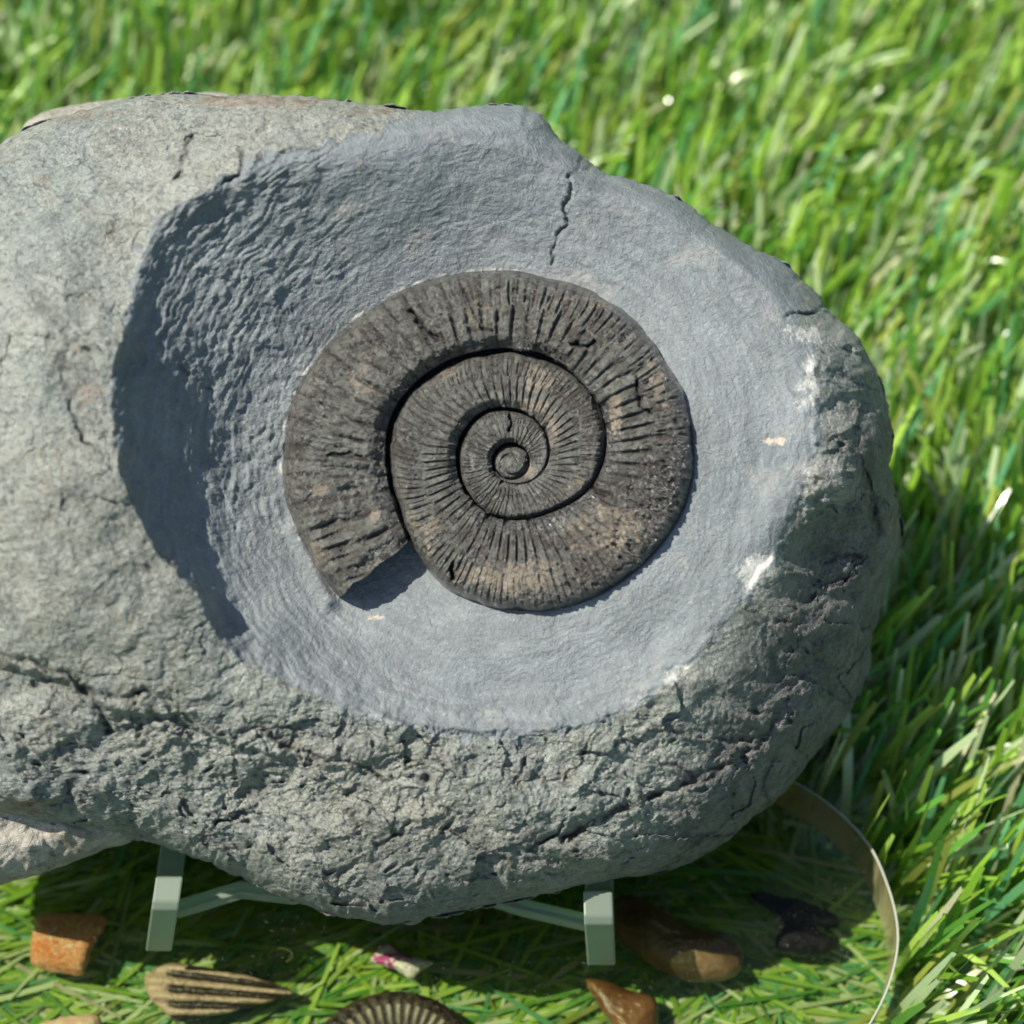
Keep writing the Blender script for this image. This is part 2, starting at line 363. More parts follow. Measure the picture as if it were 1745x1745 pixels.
    # stepped overhang along the lower left ledge
    led = [(-200,1100),(0,1125),(110,1160),(190,1210),(300,1215),(380,1262),(480,1285),(600,1310),(800,1330)]
    ly = np.interp(wx, [p[0] for p in led], [p[1] for p in led]); H = H - 3.2 * sstep(wy - ly, -3, 12) * (1 - sstep(wy - ly, 50, 150)) * sstep(-px, -800, -350)
    # small brown cavities low on the front
    for cx_, cy_, a, b in [(430,1345,26,14),(445,1330,10,20),(600,1385,14,9),(620,1405,26,8),(800,1300,17,15),(720,1325,24,9),(595,1350,9,6),(500,1260,30,12),(1290,1215,9,5),(115,1375,15,10)]:
        g = np.exp(-(((wx - cx_) / a)**2 + ((wy - cy_) / b)**2)**1.5); H -= 1.1 * g; cr = np.maximum(cr, .55 * g)
    for cx_, cy_, a, b, q in [(110,1225,75,42,2.6),(270,1275,60,45,2.2),(1370,640,60,60,1.0),(1420,820,40,45,2.2),(1180,1160,45,22,1.2),(1300,980,44,38,.9),(60,480,60,110,1.2),(150,700,70,80,-1.5)]:
        H += q * np.exp(-((((wx - cx_) / a)**2 + ((wy - cy_) / b)**2)**1.5)) * out
    # raised collar round the mouth end of the fossil
    g = np.exp(-(polyline_dist(px, py, [(500,900),(530,960),(560,1025)]) / 14)**2); H += 1.6 * g
    tan = np.zeros_like(px)
    for cx_, cy_, a, b, s in [(430,172,170,14,.75),(640,190,90,16,.5),(120,195,120,16,.6),(1320,752,28,12,.75),(1480,850,16,60,.6),(1520,900,20,30,.6),(1300,975,30,28,.5),(150,640,50,120,.5),(60,520,40,60,.4),(30,1375,80,22,.8),(640,1052,40,8,.5),(1180,1160,36,22,.3),(1380,570,60,20,.3),(540,960,14,40,.45),(1180,1420,60,20,.2)]:
        tan = np.maximum(tan, s * np.exp(-(((px - cx_) / a)**2 + ((py - cy_) / b)**2)))
    pale = np.zeros_like(px)
    for cx_, cy_, a, b, s in [(1420,820,55,55,.95),(1400,565,75,32,.8),(1300,980,48,44,.95),(1180,1160,60,32,.9),(1380,650,50,80,.6),(1090,1200,90,30,.5),(900,1270,200,26,.35),(560,1010,26,40,.5),(540,1310,190,60,.55),(640,1420,120,40,.4),(1000,1330,120,30,.35),(330,900,120,200,.3)]:
        pale = np.maximum(pale, s * np.exp(-(((px - cx_) / a)**2 + ((py - cy_) / b)**2)))
    hal = polyline_dist(px, py, SPI_OUT); pale = np.maximum(pale, (.50 + .3 * fbm(px / 30, py / 30, 2, 55)) * (.35 + .65 * sstep(-px - .5 * py, -1300, -1000)) * np.exp(-(hal / 5)**2))
    pale = np.maximum(pale, .35 * np.exp(-(sd / 12)**2) * sstep(py, 900, 1100))
    flank_shade = out * np.clip(sstep(px + .45 * (py - 900), 1300, 1440) * sstep(py, 560, 760) + .35 * sstep(py, 1350, 1500), 0, 1)  # darker right side and lower edge: shade put into the colour
    # floor sinks under the fossil
    fin = inside(px, py, SPI_OUT); H = np.where(fin, H - 2.5 * sstep(hal, 6, 20), H)
    arc = np.clip(.5 + .9 * fbm(wr / 16, phi * 3, 4, 131, .6), 0, 1)
    V = face(px, py, H).reshape(-1, 3)
    dcol = sstep(sd + 16 * fbm(px / 30, py / 30, 3, 137), -8 - 34 * sstep(px, 500, 700), 14 + 4 * sstep(px, 450, 700))
    at = dict(arc=arc.ravel(), dish=dcol.ravel(), tan=tan.ravel(), pale=pale.ravel(), flank_shade=flank_shade.ravel(), crack=np.clip(cr, 0, 1).ravel())
    # sides and back, closing the body behind the silhouette
    Vf = face(px[-1], py[-1], H[-1]); cen = Vf.mean(0)
    NB = 70; rowsv = []; h0 = H[-1]
    for j in range(1, NB + 1):
        a = j / NB * pi / 2; depth = 34 * sin(a); sh = cos(a)**.75 * .995 if j < NB else 0.0
        P = cen + (Vf - cen) * sh
        P = P - N * (depth * .001 * (1 - .0 * sh)) 
        nz = 2.2 * fbm(np.cos(ang) * 6 + j * .09, np.sin(ang) * 6 + j * .05, 4, 131) * min(1, j / 6)
        P = P + (Vf - cen) / np.linalg.norm(Vf - cen, axis=1)[:, None] * nz[:, None] * .001 * (1 if j < NB else 0)
        rowsv.append(P)
    Vb = np.concatenate(rowsv)
    nb = len(Vb)
    for k_ in at:
        last = at[k_].reshape(NR, NA)[-1]; at[k_] = np.r_[at[k_], np.tile(last * (0 if k_ in ('crack', 'dish') else 1), NB)]
    F = grid_faces(NR + NB, NA, True)
    allv = np.concatenate([V, Vb])
    return allv, F, at, (px, py, H)

# ------------------------------------------------------------------ fossil spiral (screen angles in degrees, radius in px)
SX, SY = 872., 787.
SPR = [(218,371),(195,388),(175,394),(157,384),(139,361),(109,336),(90,323),(67,323),(44,318),(20,317),(3,318),(-13,314),(-34,293),(-62,275),(-84,260),(-107,249),(-123,240),(-138,222),
 (-150,209),(-176,207),(-203,216),(-222,205),(-257,190),(-285,187),(-311,181),(-334,175),(-357,160),(-381,140),(-406,112),(-434,101),(-468,99),(-497,93),(-530,90),(-570,94),(-604,96),
 (-632,88),(-662,82),(-699,70),(-733,58),(-765,46),(-800,38),(-877,33),(-930,32),(-1000,31.5),(-1100,31),(-1700,31)]
_a = np.array([-p[0] for p in SPR], float); _r = np.array([p[1] for p in SPR], float)
def spr(th):                                        # smooth radius at unwrapped angle th (degrees)
    x = -np.asarray(th, float); s = 0
    for o_ in (-9, -5, 0, 5, 9): s = s + np.interp(x + o_, _a, _r)
    return s / 5
_t = np.arange(218, -143, -3.)
_rr = spr(_t) + 2
SPI_OUT = [(SX + r * cos(radians(t)), SY - r * sin(radians(t))) for t, r in zip(_t, _rr)] 
SPI_OUT = [(705, 915)] + SPI_OUT + [(705, 915)]

def whorl(name, th0, th1, nth, nt_, parent, cap=False):
    th = np.linspace(th0, th1, nth)[:, None]; t = np.linspace(0, 1, nt_)[None] * np.ones_like(th); th = th * np.ones_like(t)
    # rows of t: crowd towards both edges
    t = .5 - .5 * np.cos(pi * t) * .75 - .5 * (1 - 2 * t) * .25
    ro = spr(th); ri = spr(th - 360)
    ro = ro * (1 + .012 * fbm(th / 14, 0 * th, 4, 5) + .008 * perlin(th / 31, 0 * th + 3, 6))
    gap = np.clip(ro * .008, .4, 2.2) * np.clip(.3 + .7 * np.cos(np.radians(th - 140)), .1, 1)
    rad = ro + (ri + gap - ro) * t
    # swing of the ribs along the flank
    ang = th + 3.5 * np.sin(pi * t) * np.clip(ro / 250, .3, 1) * (0 if cap else 1)
    if cap: ang = th + .8 * fbm(t * 5 + 3, 0 * t + .3, 4, 63) * sstep(th, 196, 218)
    px = SX + rad * np.cos(np.radians(ang)); py = SY - rad * np.sin(np.radians(ang))
    Hc = (2.6 + 5.6 * (ro / 374)**.8) * (1 - .28 * sstep(th, 120, 200))
    rise = (1 - (1 - np.clip(t / .22, 0, 1))**2.4)**.55
    sf = np.clip(.28 + .72 * np.cos(np.radians(th - 140)) + .9 * fbm(th / 13, 0 * th, 3, 15), .08, 1) * (1 - .6 * sstep(-ro, -75, -45))
    inner = 1 - (.10 + .26 * sf) * sstep(t, .80, 1.0) - .6 * sf * sstep(t, .968, 1.0)
    H = -1.5 + (Hc + 1.5) * rise * inner * (1 - .10 * t)
    # ribs
    dens = np.interp(-th[:, 0], [-218, -100, 0, 100, 250, 400, 600, 800, 1300], [.14, .19, .20, .19, .19, .16, .14, .13, .12])
    ph = np.cumsum(dens * np.abs(np.gradient(th[:, 0])))[:, None] * 2 * pi / 1.0 * .9
    ph = ph + 1.3 * fbm(th / 30, t * 1.2, 2, 7)
    lean = ph + .9 * t * 2 * pi * np.clip(ro / 300, .2, 1) * .35
    r1 = np.cos(lean); r2 = np.cos(lean * 2 + .6)
    mixb = sstep(-t, -.55, -.35)
    f1 = (lean / 2 / pi) % 1; f2 = (lean / pi + .1) % 1
    g1 = np.exp(-((f1 - .5) / .15)**2) + .35 * f1 - .17; g2 = np.exp(-((f2 - .5) / .19)**2) * .8
    ribs = 1 - np.clip(g1 * (1 - .45 * mixb) + g2 * mixb, 0, 1.2)
    wear = np.clip(.82 + .8 * fbm(px / 80, py / 80, 3, 13), .42, 1.25)
    quad = sstep((px - 872) * .75 + (py - 787) * .65, 60, 260)           # rough lower right
    wear *= (1 - .38 * quad)
    amp = np.clip(ro / 340, .16, 1)**.7 * .95
    env = sstep(t, .03, .15) * (1 - .8 * sstep(t, .72, .95))
    H = H + amp * (ribs - .5) * wear * env
    H = H + .42 * fbm(px / 46, py / 46, 4, 17) * np.clip(ro / 250, .2, 1) + (.10 + .13 * np.clip(ro / 300, 0, 1)) * fbm(px / 10, py / 10, 3, 19, .65)
    fold = np.cos(np.radians(ang) * 46 + 2.5 * fbm(th / 25, t * 1.5, 2, 57)); H = H + .42 * fold * sstep(th, 60, 130) * sstep(t, .05, .25) * (1 - sstep(t, .7, .95)) * np.clip(.6 + fbm(px / 60, py / 60, 2, 58), 0, 1.3)
    H = H + quad * (.55 * ridge(px / 26, py / 22, 3, 23) - .3 + .22 * fbm(px / 7, py / 7, 2, 29)) * sstep(t, .02, .1) * np.clip(ro / 200, .2, 1)
    cr = 0 * px
    fc = [([(867,735),(872,722),(868,708)],2.2,1.2),([(770,960),(772,985)],3.5,2.5),([(975,585),(1000,592),(1015,580)],3,1.2),([(1085,650),(1090,690),(1110,705)],3,1.0),([(700,530),(730,570),(745,575)],4,1.2),([(560,775),(600,772),(615,778)],2.4,.7),
          ([(1010,830),(1030,845)],5,1.4),([(790,495),(820,560),(840,565)],2.5,.6)]
    wx = px + 3 * fbm(px / 14, py / 14, 2, 37); wy = py + 3 * fbm(px / 14, py / 14, 2, 39)
    for pts, wp, dep in fc:
        g = np.exp(-(polyline_dist(wx, wy, pts) / wp)**2); H = H - dep * g; cr = np.maximum(cr, .9 * g)
    cr = np.maximum(cr, .9 * sf * sstep(t, .972, .99)); cr = np.maximum(cr, .6 * (1 - sstep(t, .0, .02)) * sstep(ro, 60, 120))
    tan = 0 * px
    for cx_, cy_, a, b, s in [(915,650,24,26,.85),(1048,705,13,45,.95),(900,803,14,12,.95),(900,690,40,13,.7),(940,730,14,40,.55),(640,880,12,14,.7),(545,835,26,22,.5),(905,980,70,34,.55),(1050,900,110,60,.45),
                              (820,980,60,30,.5),(1000,830,40,25,.45),(620,640,40,50,.4),(1120,640,20,60,.5),(1000,520,120,18,.4),(860,985,40,45,.6),(720,900,50,70,.35),(540,960,14,60,.6),(820,540,60,30,.35),(770,640,40,30,.35)]:
        tan = np.maximum(tan, s * np.exp(-(((px - cx_) / a)**2 + ((py - cy_) / b)**2)))
    dark = np.clip(.95 * (1 - sstep(t, .05, .32)) * sstep((px - 872) * .8 + (py - 787), -60, 160) * sstep(ro, 210, 260) + .6 * sstep(px, 1020, 1150) * sstep(py, 730, 800) + .4 * (1 - sstep(t, 0, .10)) + .7 * sstep(t, .80, .93) * sstep(ro, 150, 250), 0, 1)  # dark outer rim and lower right; inner-edge shading painted in as colour
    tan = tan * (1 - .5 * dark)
    V = face(px, py, H); F = grid_faces(nth, nt_)
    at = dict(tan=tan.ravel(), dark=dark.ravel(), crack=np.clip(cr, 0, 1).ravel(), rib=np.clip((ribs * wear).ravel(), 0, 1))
    V = V.reshape(-1, 3)
    if cap:                                          # broken mouth end: a wall dropping to the floor
        rows = []; NC = 24
        for j in range(1, NC + 1):
            f = j / NC; hh = H[0] * (1 - f) + (-2.5) * f
            ox = 5 * fbm(px[0] / 30, 0 * px[0] + f * 3, 3, 47) * sin(pi * min(f * 1.2, 1)) + 2
            rows.append(face(px[0] - 12 * f, py[0] - 6 * f - ox, hh))
        Vc = np.concatenate(rows); n0 = len(V)
        # first row of the cap reuses row 0
        idx = np.concatenate([np.arange(nt_), n0 + np.arange(NC * nt_)]).reshape(NC + 1, nt_)
        Fc = np.stack([idx[:-1, :-1], idx[1:, :-1], idx[1:, 1:], idx[:-1, 1:]], -1).reshape(-1, 4)
        V = np.concatenate([V, Vc]); F = np.concatenate([F, Fc])
        for k_ in at: at[k_] = np.r_[at[k_], np.full(len(Vc), .25 if k_ == 'rib' else 0)]
    return mesh_obj(name, V, F, M_FOSSIL, parent, True, at)

base = face(600, 1500, -10.)
rock = empty('fossil_stone', tuple(base), 'large grey stone with a spiral fossil in its carved hollow, resting on the stand', 'fossil stone')
V, F, AT, _ = stone()
mesh_obj('stone_body', V, F, M_STONE, rock, True, AT)
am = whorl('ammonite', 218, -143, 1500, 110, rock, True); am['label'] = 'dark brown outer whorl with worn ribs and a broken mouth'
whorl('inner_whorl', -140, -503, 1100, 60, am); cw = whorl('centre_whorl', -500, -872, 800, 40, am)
_a2 = np.linspace(0, 2 * pi, 200, endpoint=False)[None]; _s = np.linspace(0, 1, 50)[:, None]
_x = SX - 1 + 32.5 * _s * np.cos(_a2); _y = SY + 1 - 31.5 * _s * np.sin(_a2)
_h = -1 + 4.3 * (1 - _s**3)**.6 - .5 * np.exp(-(((_s * 32 - 9 - 2.6 * (_a2 % (2 * pi))) / 2.2)**2)) * (_s > .2) - .8 * np.exp(-(((_x - 868) / 10)**2 + ((_y - 776) / 8)**2)) + .22 * np.sin(_a2 * 2 - _s * 5) * _s * (1 - _s**6) + .15 * fbm(_x / 9, _y / 9, 3, 61)
bt = mesh_obj('centre_button', face(_x, _y, _h).reshape(-1, 3), grid_faces(50, 200, True), M_FOSSIL, am, True,
    dict(tan=(.9 * np.exp(-(((_x - 899) / 12)**2 + ((_y - 803) / 12)**2))).ravel(), dark=(.6 * np.exp(-(((_x - 868) / 9)**2 + ((_y - 774) / 8)**2))).ravel(), crack=(.45 * (_s + 0 * _a2)**14).ravel(), rib=(.7 + 0 * _x).ravel()))

def back_lump(name, outl, h0, thick, seed, label=None):
    sm = catmull(outl, 6); n = 360; ang = np.arange(n) / n * 2 * pi; c = sm.mean(0)
    R = outline_radius(sm, c[0], c[1], ang) * (1 + .02 * perlin(np.cos(ang) * 7, np.sin(ang) * 7, seed)); rows = []
    m = 70
    for j in range(m + 1):
        a = -pi/2 + pi * j / m; s = max(cos(a), 0)**.6
        x = c[0] + R * s * np.cos(ang); y = c[1] + R * s * np.sin(ang)
        hh = h0 + thick * sin(a) + 1.6 * fbm(x / 60, y / 50, 4, seed)
        rows.append(face(x, y, hh))
    return mesh_obj(name, np.concatenate(rows), grid_faces(m + 1, n, True), M_CRUST, rock)
a_ = back_lump('weathered_crust', [(-200,1150),(0,1200),(200,1300),(300,1350),(232,1428),(180,1447),(100,1478),(30,1500),(-60,1512),(-200,1440)], -26, 14, 141)
a_['label'] = 'pale tan weathered underside of the stone'
a_ = back_lump('weathered_crust', [(0,300),(30,240),(48,205),(90,186),(160,174),(250,163),(300,162),(400,165),(420,260),(300,400),(100,420)], -27, 13, 151)
a_['label'] = 'brown weathered edge behind the top of the stone'

# ================================================================== slab of clear resin
ZT, ZB = .0235, .0105
M = Mat('clear_resin'); tr = M.n('BsdfTransparent'); tr.inputs[0].default_value = (.67, .70, .56, 1)
gl = M.n('BsdfGlossy'); gl.inputs['Roughness'].default_value = .06
fr = M.n('Fresnel'); fr.inputs[0].default_value = 1.24
gl.inputs['Color'].default_value = (.9, .9, .9, 1)
v = M.coord((1, 1, 1)); scr = M.noise(700, 3, .6, v, 3., .66, .70)
mx = M.n('MixShader'); M.l(fr.outputs[0], mx.inputs[0]); M.l(tr.outputs[0], mx.inputs[1]); M.l(gl.outputs[0], mx.inputs[2])
df = M.n('BsdfDiffuse'); df.inputs[0].default_value = (.5, .55, .45, 1)
mx2 = M.n('MixShader'); M.l(M.math('ADD', .002, M.math('MULTIPLY', scr, .10)), mx2.inputs[0]); M.l(mx.outputs[0], mx2.inputs[1]); M.l(df.outputs[0], mx2.inputs[2])
M_RESIN = M.done(mx2.outputs[0])
M = Mat('resin_edge'); tr = M.n('BsdfTransparent'); tr.inputs[0].default_value = (.82, .88, .74, 1)
df = M.n('BsdfDiffuse'); df.inputs[0].default_value = (.50, .44, .31, 1); gl = M.n('BsdfGlossy'); gl.inputs['Roughness'].default_value = .2
m1 = M.n('MixShader'); m1.inputs[0].default_value = .10; M.l(df.outputs[0], m1.inputs[1]); M.l(gl.outputs[0], m1.inputs[2])
m2 = M.n('MixShader'); M.l(M.noise(120, 4, .6, M.coord((1, 1, .2)), 1, .15, .6), m2.inputs[0])
M.l(tr.outputs[0], m2.inputs[1]); M.l(m1.outputs[0], m2.inputs[2]); M_EDGE = M.done(m2.outputs[0])
SLAB = [(1345,1325),(1400,1358),(1450,1400),(1487,1445),(1512,1500),(1528,1555),(1532,1605),(1522,1660),(1500,1715),(1462,1775),(1400,1840),(1300,1905),(1150,1960),(950,1990),
        (650,1995),(350,1960),(50,1900),(-160,1800),(-250,1650),(-230,1480),(-130,1350),(60,1250),(350,1190),(700,1170),(1000,1190),(1200,1245)]
sm = catmull(SLAB, 8); P = ground(sm[:, 0], sm[:, 1], ZT + 0 * sm[:, 0]); n = len(P); cen = P.mean(0)
slab_poly = P[:, :2].copy()
slab = empty('resin_slab', (cen[0], cen[1], ZB), 'clear oval slab lying on the grass under the stand, with small specimens inside', 'resin slab')
def ring(s, z): 
    q = cen + (P - cen) * s; q[:, 2] = z; return q
k = .0012
rows = [np.tile([cen[0], cen[1], ZT], (n, 1)), ring(.5, ZT), ring(.985, ZT), ring(.993, ZT - .0002), ring(.997, ZT - .0006)]
mesh_obj('top_face', np.concatenate(rows), grid_faces(len(rows), n, True), M_RESIN, slab)
rows = [ring(.997, ZT - .0006), ring(.9985, ZT - .0015), ring(1.0, ZT - .003), ring(1.0, ZB + .002), ring(.996, ZB)]
mesh_obj('edge', np.concatenate(rows), grid_faces(len(rows), n, True), M_EDGE, slab)

M = Mat('edge_highlight'); M_HIGHLIGHT = M.done(M.pbr((.42, .43, .36), .18, .8))  # pale colour painting the highlight along the slab's top edge
rows = [ring(.9955, ZT - .00045), ring(.9985, ZT - .0002), ring(1.0012, ZT - .0006), ring(1.0012, ZT - .0014)]
mesh_obj('rim', np.concatenate(rows), grid_faces(len(rows), n, True), M_HIGHLIGHT, slab)  # thin strip added to draw the edge highlight, not a separate part

# ================================================================== acrylic stand
M = Mat('acrylic'); tr = M.n('BsdfTransparent'); tr.inputs[0].default_value = (.80, .92, .80, 1)
df = M.n('BsdfDiffuse'); df.inputs[0].default_value = (.60, .70, .55, 1); tl = M.n('BsdfTranslucent'); tl.inputs[0].default_value = (.62, .74, .56, 1)
gl = M.n('BsdfGlossy'); gl.inputs['Roughness'].default_value = .3; gl.inputs['Color'].default_value = (.6, .7, .6, 1)
m1 = M.n('MixShader'); m1.inputs[0].default_value = .5; M.l(df.outputs[0], m1.inputs[1]); M.l(tl.outputs[0], m1.inputs[2])
m2 = M.n('MixShader'); M.l(M.noise(90, 3, .5, None, 0, .3, .8), m2.inputs[0]); M.l(m1.outputs[0], m2.inputs[2]); M.l(tr.outputs[0], m2.inputs[1])
mm = M.n('MixShader'); mm.inputs[0].default_value = .45; M.l(tr.outputs[0], mm.inputs[1]); M.l(m1.outputs[0], mm.inputs[2])
fr = M.n('Fresnel'); fr.inputs[0].default_value = 1.49
m3 = M.n('MixShader'); M.l(fr.outputs[0], m3.inputs[0]); M.l(mm.outputs[0], m3.inputs[1]); M.l(gl.outputs[0], m3.inputs[2]); M_ACR = M.done(m3.outputs[0])
stand = empty('display_stand', tuple(ground(650, 1600, ZT)), 'clear green tinted plastic easel stand under the grey stone', 'display stand')
def bevel(o, wd, seg=2):
    md = o.modifiers.new('bevel', 'BEVEL'); md.width = wd; md.segments = seg; md.limit_method = 'ANGLE'
def arm(pxc, pyb, wmm, skew, splay):
    p = ground(pxc, pyb, ZT + .0002)
    prof = [(0, 0), (0, .020), (.001, .0215), (.0055, .0225), (.014, .004), (.075, .004), (.075, 0)]
    vs = []
    for sx in (-1, 1):
        for (y, z) in prof: vs.append((p[0] + sx * wmm / 2 + skew * y - splay * z, p[1] + y, p[2] + z))
    n_ = len(prof); F = [list(range(n_))[::-1], list(range(n_, 2 * n_))] + [[i, (i + 1) % n_, (i + 1) % n_ + n_, i + n_] for i in range(n_)]
    o = mesh_obj('arm', vs, F, M_ACR, stand, False); bevel(o, .0004); return o
arm(270, 1622, .0050, .04, -.2); arm(1025, 1646, .0054, .0, .06)
def bar(name, pts, z, wd, hgt, mat, parent):
    ps = [ground(x, y, z) for x, y in pts]; n_ = len(ps); vs = []
    for i, p in enumerate(ps):
        d = ps[min(i + 1, n_ - 1)] - ps[max(i - 1, 0)]; d /= np.linalg.norm(d); q = np.array([-d[1], d[0], 0])
        for a, b in ((-1, 0), (1, 0), (1, 1), (-1, 1)): vs.append(p + q * wd / 2 * a + np.array([0, 0, hgt * b]))
    F = [[3, 2, 1, 0], [4*n_-4, 4*n_-3, 4*n_-2, 4*n_-1]]
    for i in range(n_ - 1):
        for k_ in range(4): a = 4*i + k_; b = 4*i + (k_ + 1) % 4; F.append([a, b, b + 4, a + 4])
    o = mesh_obj(name, vs, F, mat, parent, False); bevel(o, .0003); return o
bar('brace', [(301,1556),(412,1522),(500,1532),(640,1500)], ZT + .005, .0026, .003, M_ACR, stand)
bar('brace', [(1002,1578),(890,1552),(760,1510),(640,1500)], ZT + .005, .0026, .003, M_ACR, stand)

# ================================================================== specimens inside the slab
def simple_mat(name, c1, c2, scale, rough=.5, spec=.5, bumpd=.0006, c3=None, lo=.4, hi=.6):
    m = Mat(name); v = m.coord(); c = m.mix(m.noise(scale, 5, .6, v, 1, lo, hi), c1, c2)
    if c3: c = m.mix(m.noise(scale * 1.7, 5, .65, v, 1, .55, .66), c, c3)
    return m.done(m.pbr(c, rough, spec, m.bump(m.noise(scale * 3, 5, .65, v, 1), bumpd)))
def lump(name, outl, z0, hfun, mat, smoothn=6, seed=1, nr=40, flat=.0005, rough=.0002, sub=3, attrs=None):
    sm = catmull(outl, smoothn); n = len(sm); sm = sm + np.c_[perlin(sm[:, 0] / 9, sm[:, 1] / 9, seed), perlin(sm[:, 0] / 9, sm[:, 1] / 9, seed + 5)] * 2.0
    c = sm.mean(0); rows = []; Q = []
    for j in range(nr + 1):
        s = j / nr; s = 1 - (1 - s)**1.6
        x = c[0] + (sm[:, 0] - c[0]) * s; y = c[1] + (sm[:, 1] - c[1]) * s
        z = z0 + flat + hfun(x, y, s) + rough * fbm(x / 12, y / 12, 3, seed)
        rows.append(ground(x, y, z)); Q.append(np.c_[x, y])
    for s in (1, .6, 0): rows.append(ground(c[0] + (sm[:, 0] - c[0]) * s, c[1] + (sm[:, 1] - c[1]) * s, z0 + 0 * sm[:, 0])); Q.append(np.c_[sm * 1.])
    at = attrs(np.concatenate(Q)) if attrs else None
    return mesh_obj(name, np.concatenate(rows), grid_faces(len(rows), n, True), mat, None, True, at)
dome = lambda h, p=2.2: (lambda x, y, s: h * (1 - s**p)**.6 + 0 * x)
ZI = ZB + .0009
# orange curved fragment
M_OR = simple_mat('orange_shell', (.78, .25, .07), (.85, .45, .24), 420, .45, .5, .0008, (.85, .75, .62), .36, .6)
o = lump('shell_fragment', [(60,1562),(90,1556),(140,1557),(182,1562),(176,1585),(160,1610),(150,1640),(140,1662),(110,1660),(80,1655),(54,1642),(52,1610),(58,1580)], ZI, lambda x, y, s: .0048 * np.sqrt(np.clip(1 - ((y - 1608) / 60)**2, 0.02, 1)) * (1 - .5 * s**8), M_OR, 4, 3, rough=.00012)
tag(o, 'orange and white curved shell fragment nearest the left edge of the slab', 'shell fragment')
# striped fragment
m = Mat('striped_shell'); v = m.coord(); st = m.attr('stripe')
st2 = m.ramp(m.math('ADD', st, m.math('MULTIPLY', m.math('SUBTRACT', m.noise(320, 4, .6, v, 1), .5), .9)), .2, .6)
c = m.mix(st2, m.mix(m.noise(200, 4, .6, v, 1, .3, .7), (.38, .27, .20), (.54, .41, .31)), (.035, .026, .018))
M_ST = m.done(m.pbr(c, .35, .5, m.bump(m.noise(900, 4, .6, v), .0004)))
def stripes(Q):
    x, y = Q[:, 0], Q[:, 1]; k_ = (y - 1640 - (x - 250) * .14) / (100 - .2 * (x - 250) * .75)
    s = .5 - .5 * np.cos(k_ * 2 * pi * 3.6); s = s * sstep(x, 270, 300)
    return dict(stripe=np.clip(s, 0, 1))
o = lump('striped_fragment', [(246,1670),(262,1652),(295,1641),(345,1647),(410,1660),(460,1673),(502,1690),(480,1702),(430,1715),(380,1728),(330,1738),(300,1741),(278,1722),(255,1700)], ZI,
    lambda x, y, s: .0020 * (1 - s**5)**.6 + .0005 * np.cos(((y - 1640 - (x - 250) * .14) / (100 - .15 * (x - 250))) * 2 * pi * 3.6) * (s < .97), M_ST, 6, 7, 60, attrs=stripes)
tag(o, 'beige pointed fragment with dark brown stripes in front of the left foot of the stand', 'striped fossil')
# pink shard
M_PK = simple_mat('pink_shard', (.80, .74, .74), (.50, .05, .28), 200, .35, .6, .0005, (.62, .58, .56), .48, .58)
o = lump('pink_shard', [(632,1638),(645,1618),(662,1608),(690,1625),(738,1640),(722,1652),(700,1668),(672,1652)], ZI, dome(.0022), M_PK, 4, 9)
tag(o, 'small white and pink shard under the front of the stone', 'shard')
# pinkish shell at the lower left
M_PS = simple_mat('peach_shell', (.75, .45, .33), (.85, .65, .5), 160, .35, .5, .0003)
o = lump('peach_shell', [(60,1752),(95,1736),(140,1729),(170,1733),(172,1762),(150,1800),(100,1810),(65,1790)], ZI, dome(.0035), M_PS, 5, 11)
tag(o, 'smooth peach coloured shell cut by the lower left edge of the picture', 'shell')
# brown smooth pebble
M_BR = simple_mat('brown_pebble', (.13, .07, .035), (.26, .16, .09), 60, .38, .5, .0002, (.42, .30, .20))
o = lump('brown_pebble', [(1052,1530),(1080,1525),(1120,1545),(1170,1575),(1215,1590),(1250,1600),(1265,1625),(1258,1660),(1220,1673),(1170,1672),(1120,1650),(1080,1625),(1045,1590),(1030,1550)], ZI, dome(.006, 2.5), M_BR, 6, 13)
tag(o, 'long smooth brown pebble behind the right foot of the stand', 'pebble')
M_AM = simple_mat('amber_brown', (.12, .05, .016), (.20, .09, .03), 90, .36, .5, .0003, (.28, .17, .09))
o = lump('amber_fragment', [(998,1668),(1030,1672),(1075,1688),(1115,1700),(1122,1730),(1112,1775),(1080,1790),(1050,1755),(1020,1715)], ZI, dome(.003, 4), M_AM, 3, 15)
tag(o, 'flat amber brown fragment in front of the right foot of the stand', 'fragment')
M_BK = simple_mat('black_glossy', (.006, .005, .006), (.010, .009, .010), 200, .22, .25, .0009)
o = lump('black_tooth', [(1278,1525),(1300,1519),(1330,1528),(1360,1532),(1395,1545),(1415,1552),(1432,1572),(1418,1582),(1390,1578),(1400,1590),(1431,1605),(1420,1622),(1390,1631),(1350,1628),(1324,1618),(1322,1598),(1335,1578),(1325,1560),(1300,1545)], ZI,
    lambda x, y, s: .0042 * (1 - s**2.4)**.6 - .0016 * np.exp(-((y - 1580 - (x - 1380) * .1) / 9)**2) * (s < .98), M_BK, 4, 17)
tag(o, 'glossy black two lobed piece by the right end of the slab', 'black fossil')
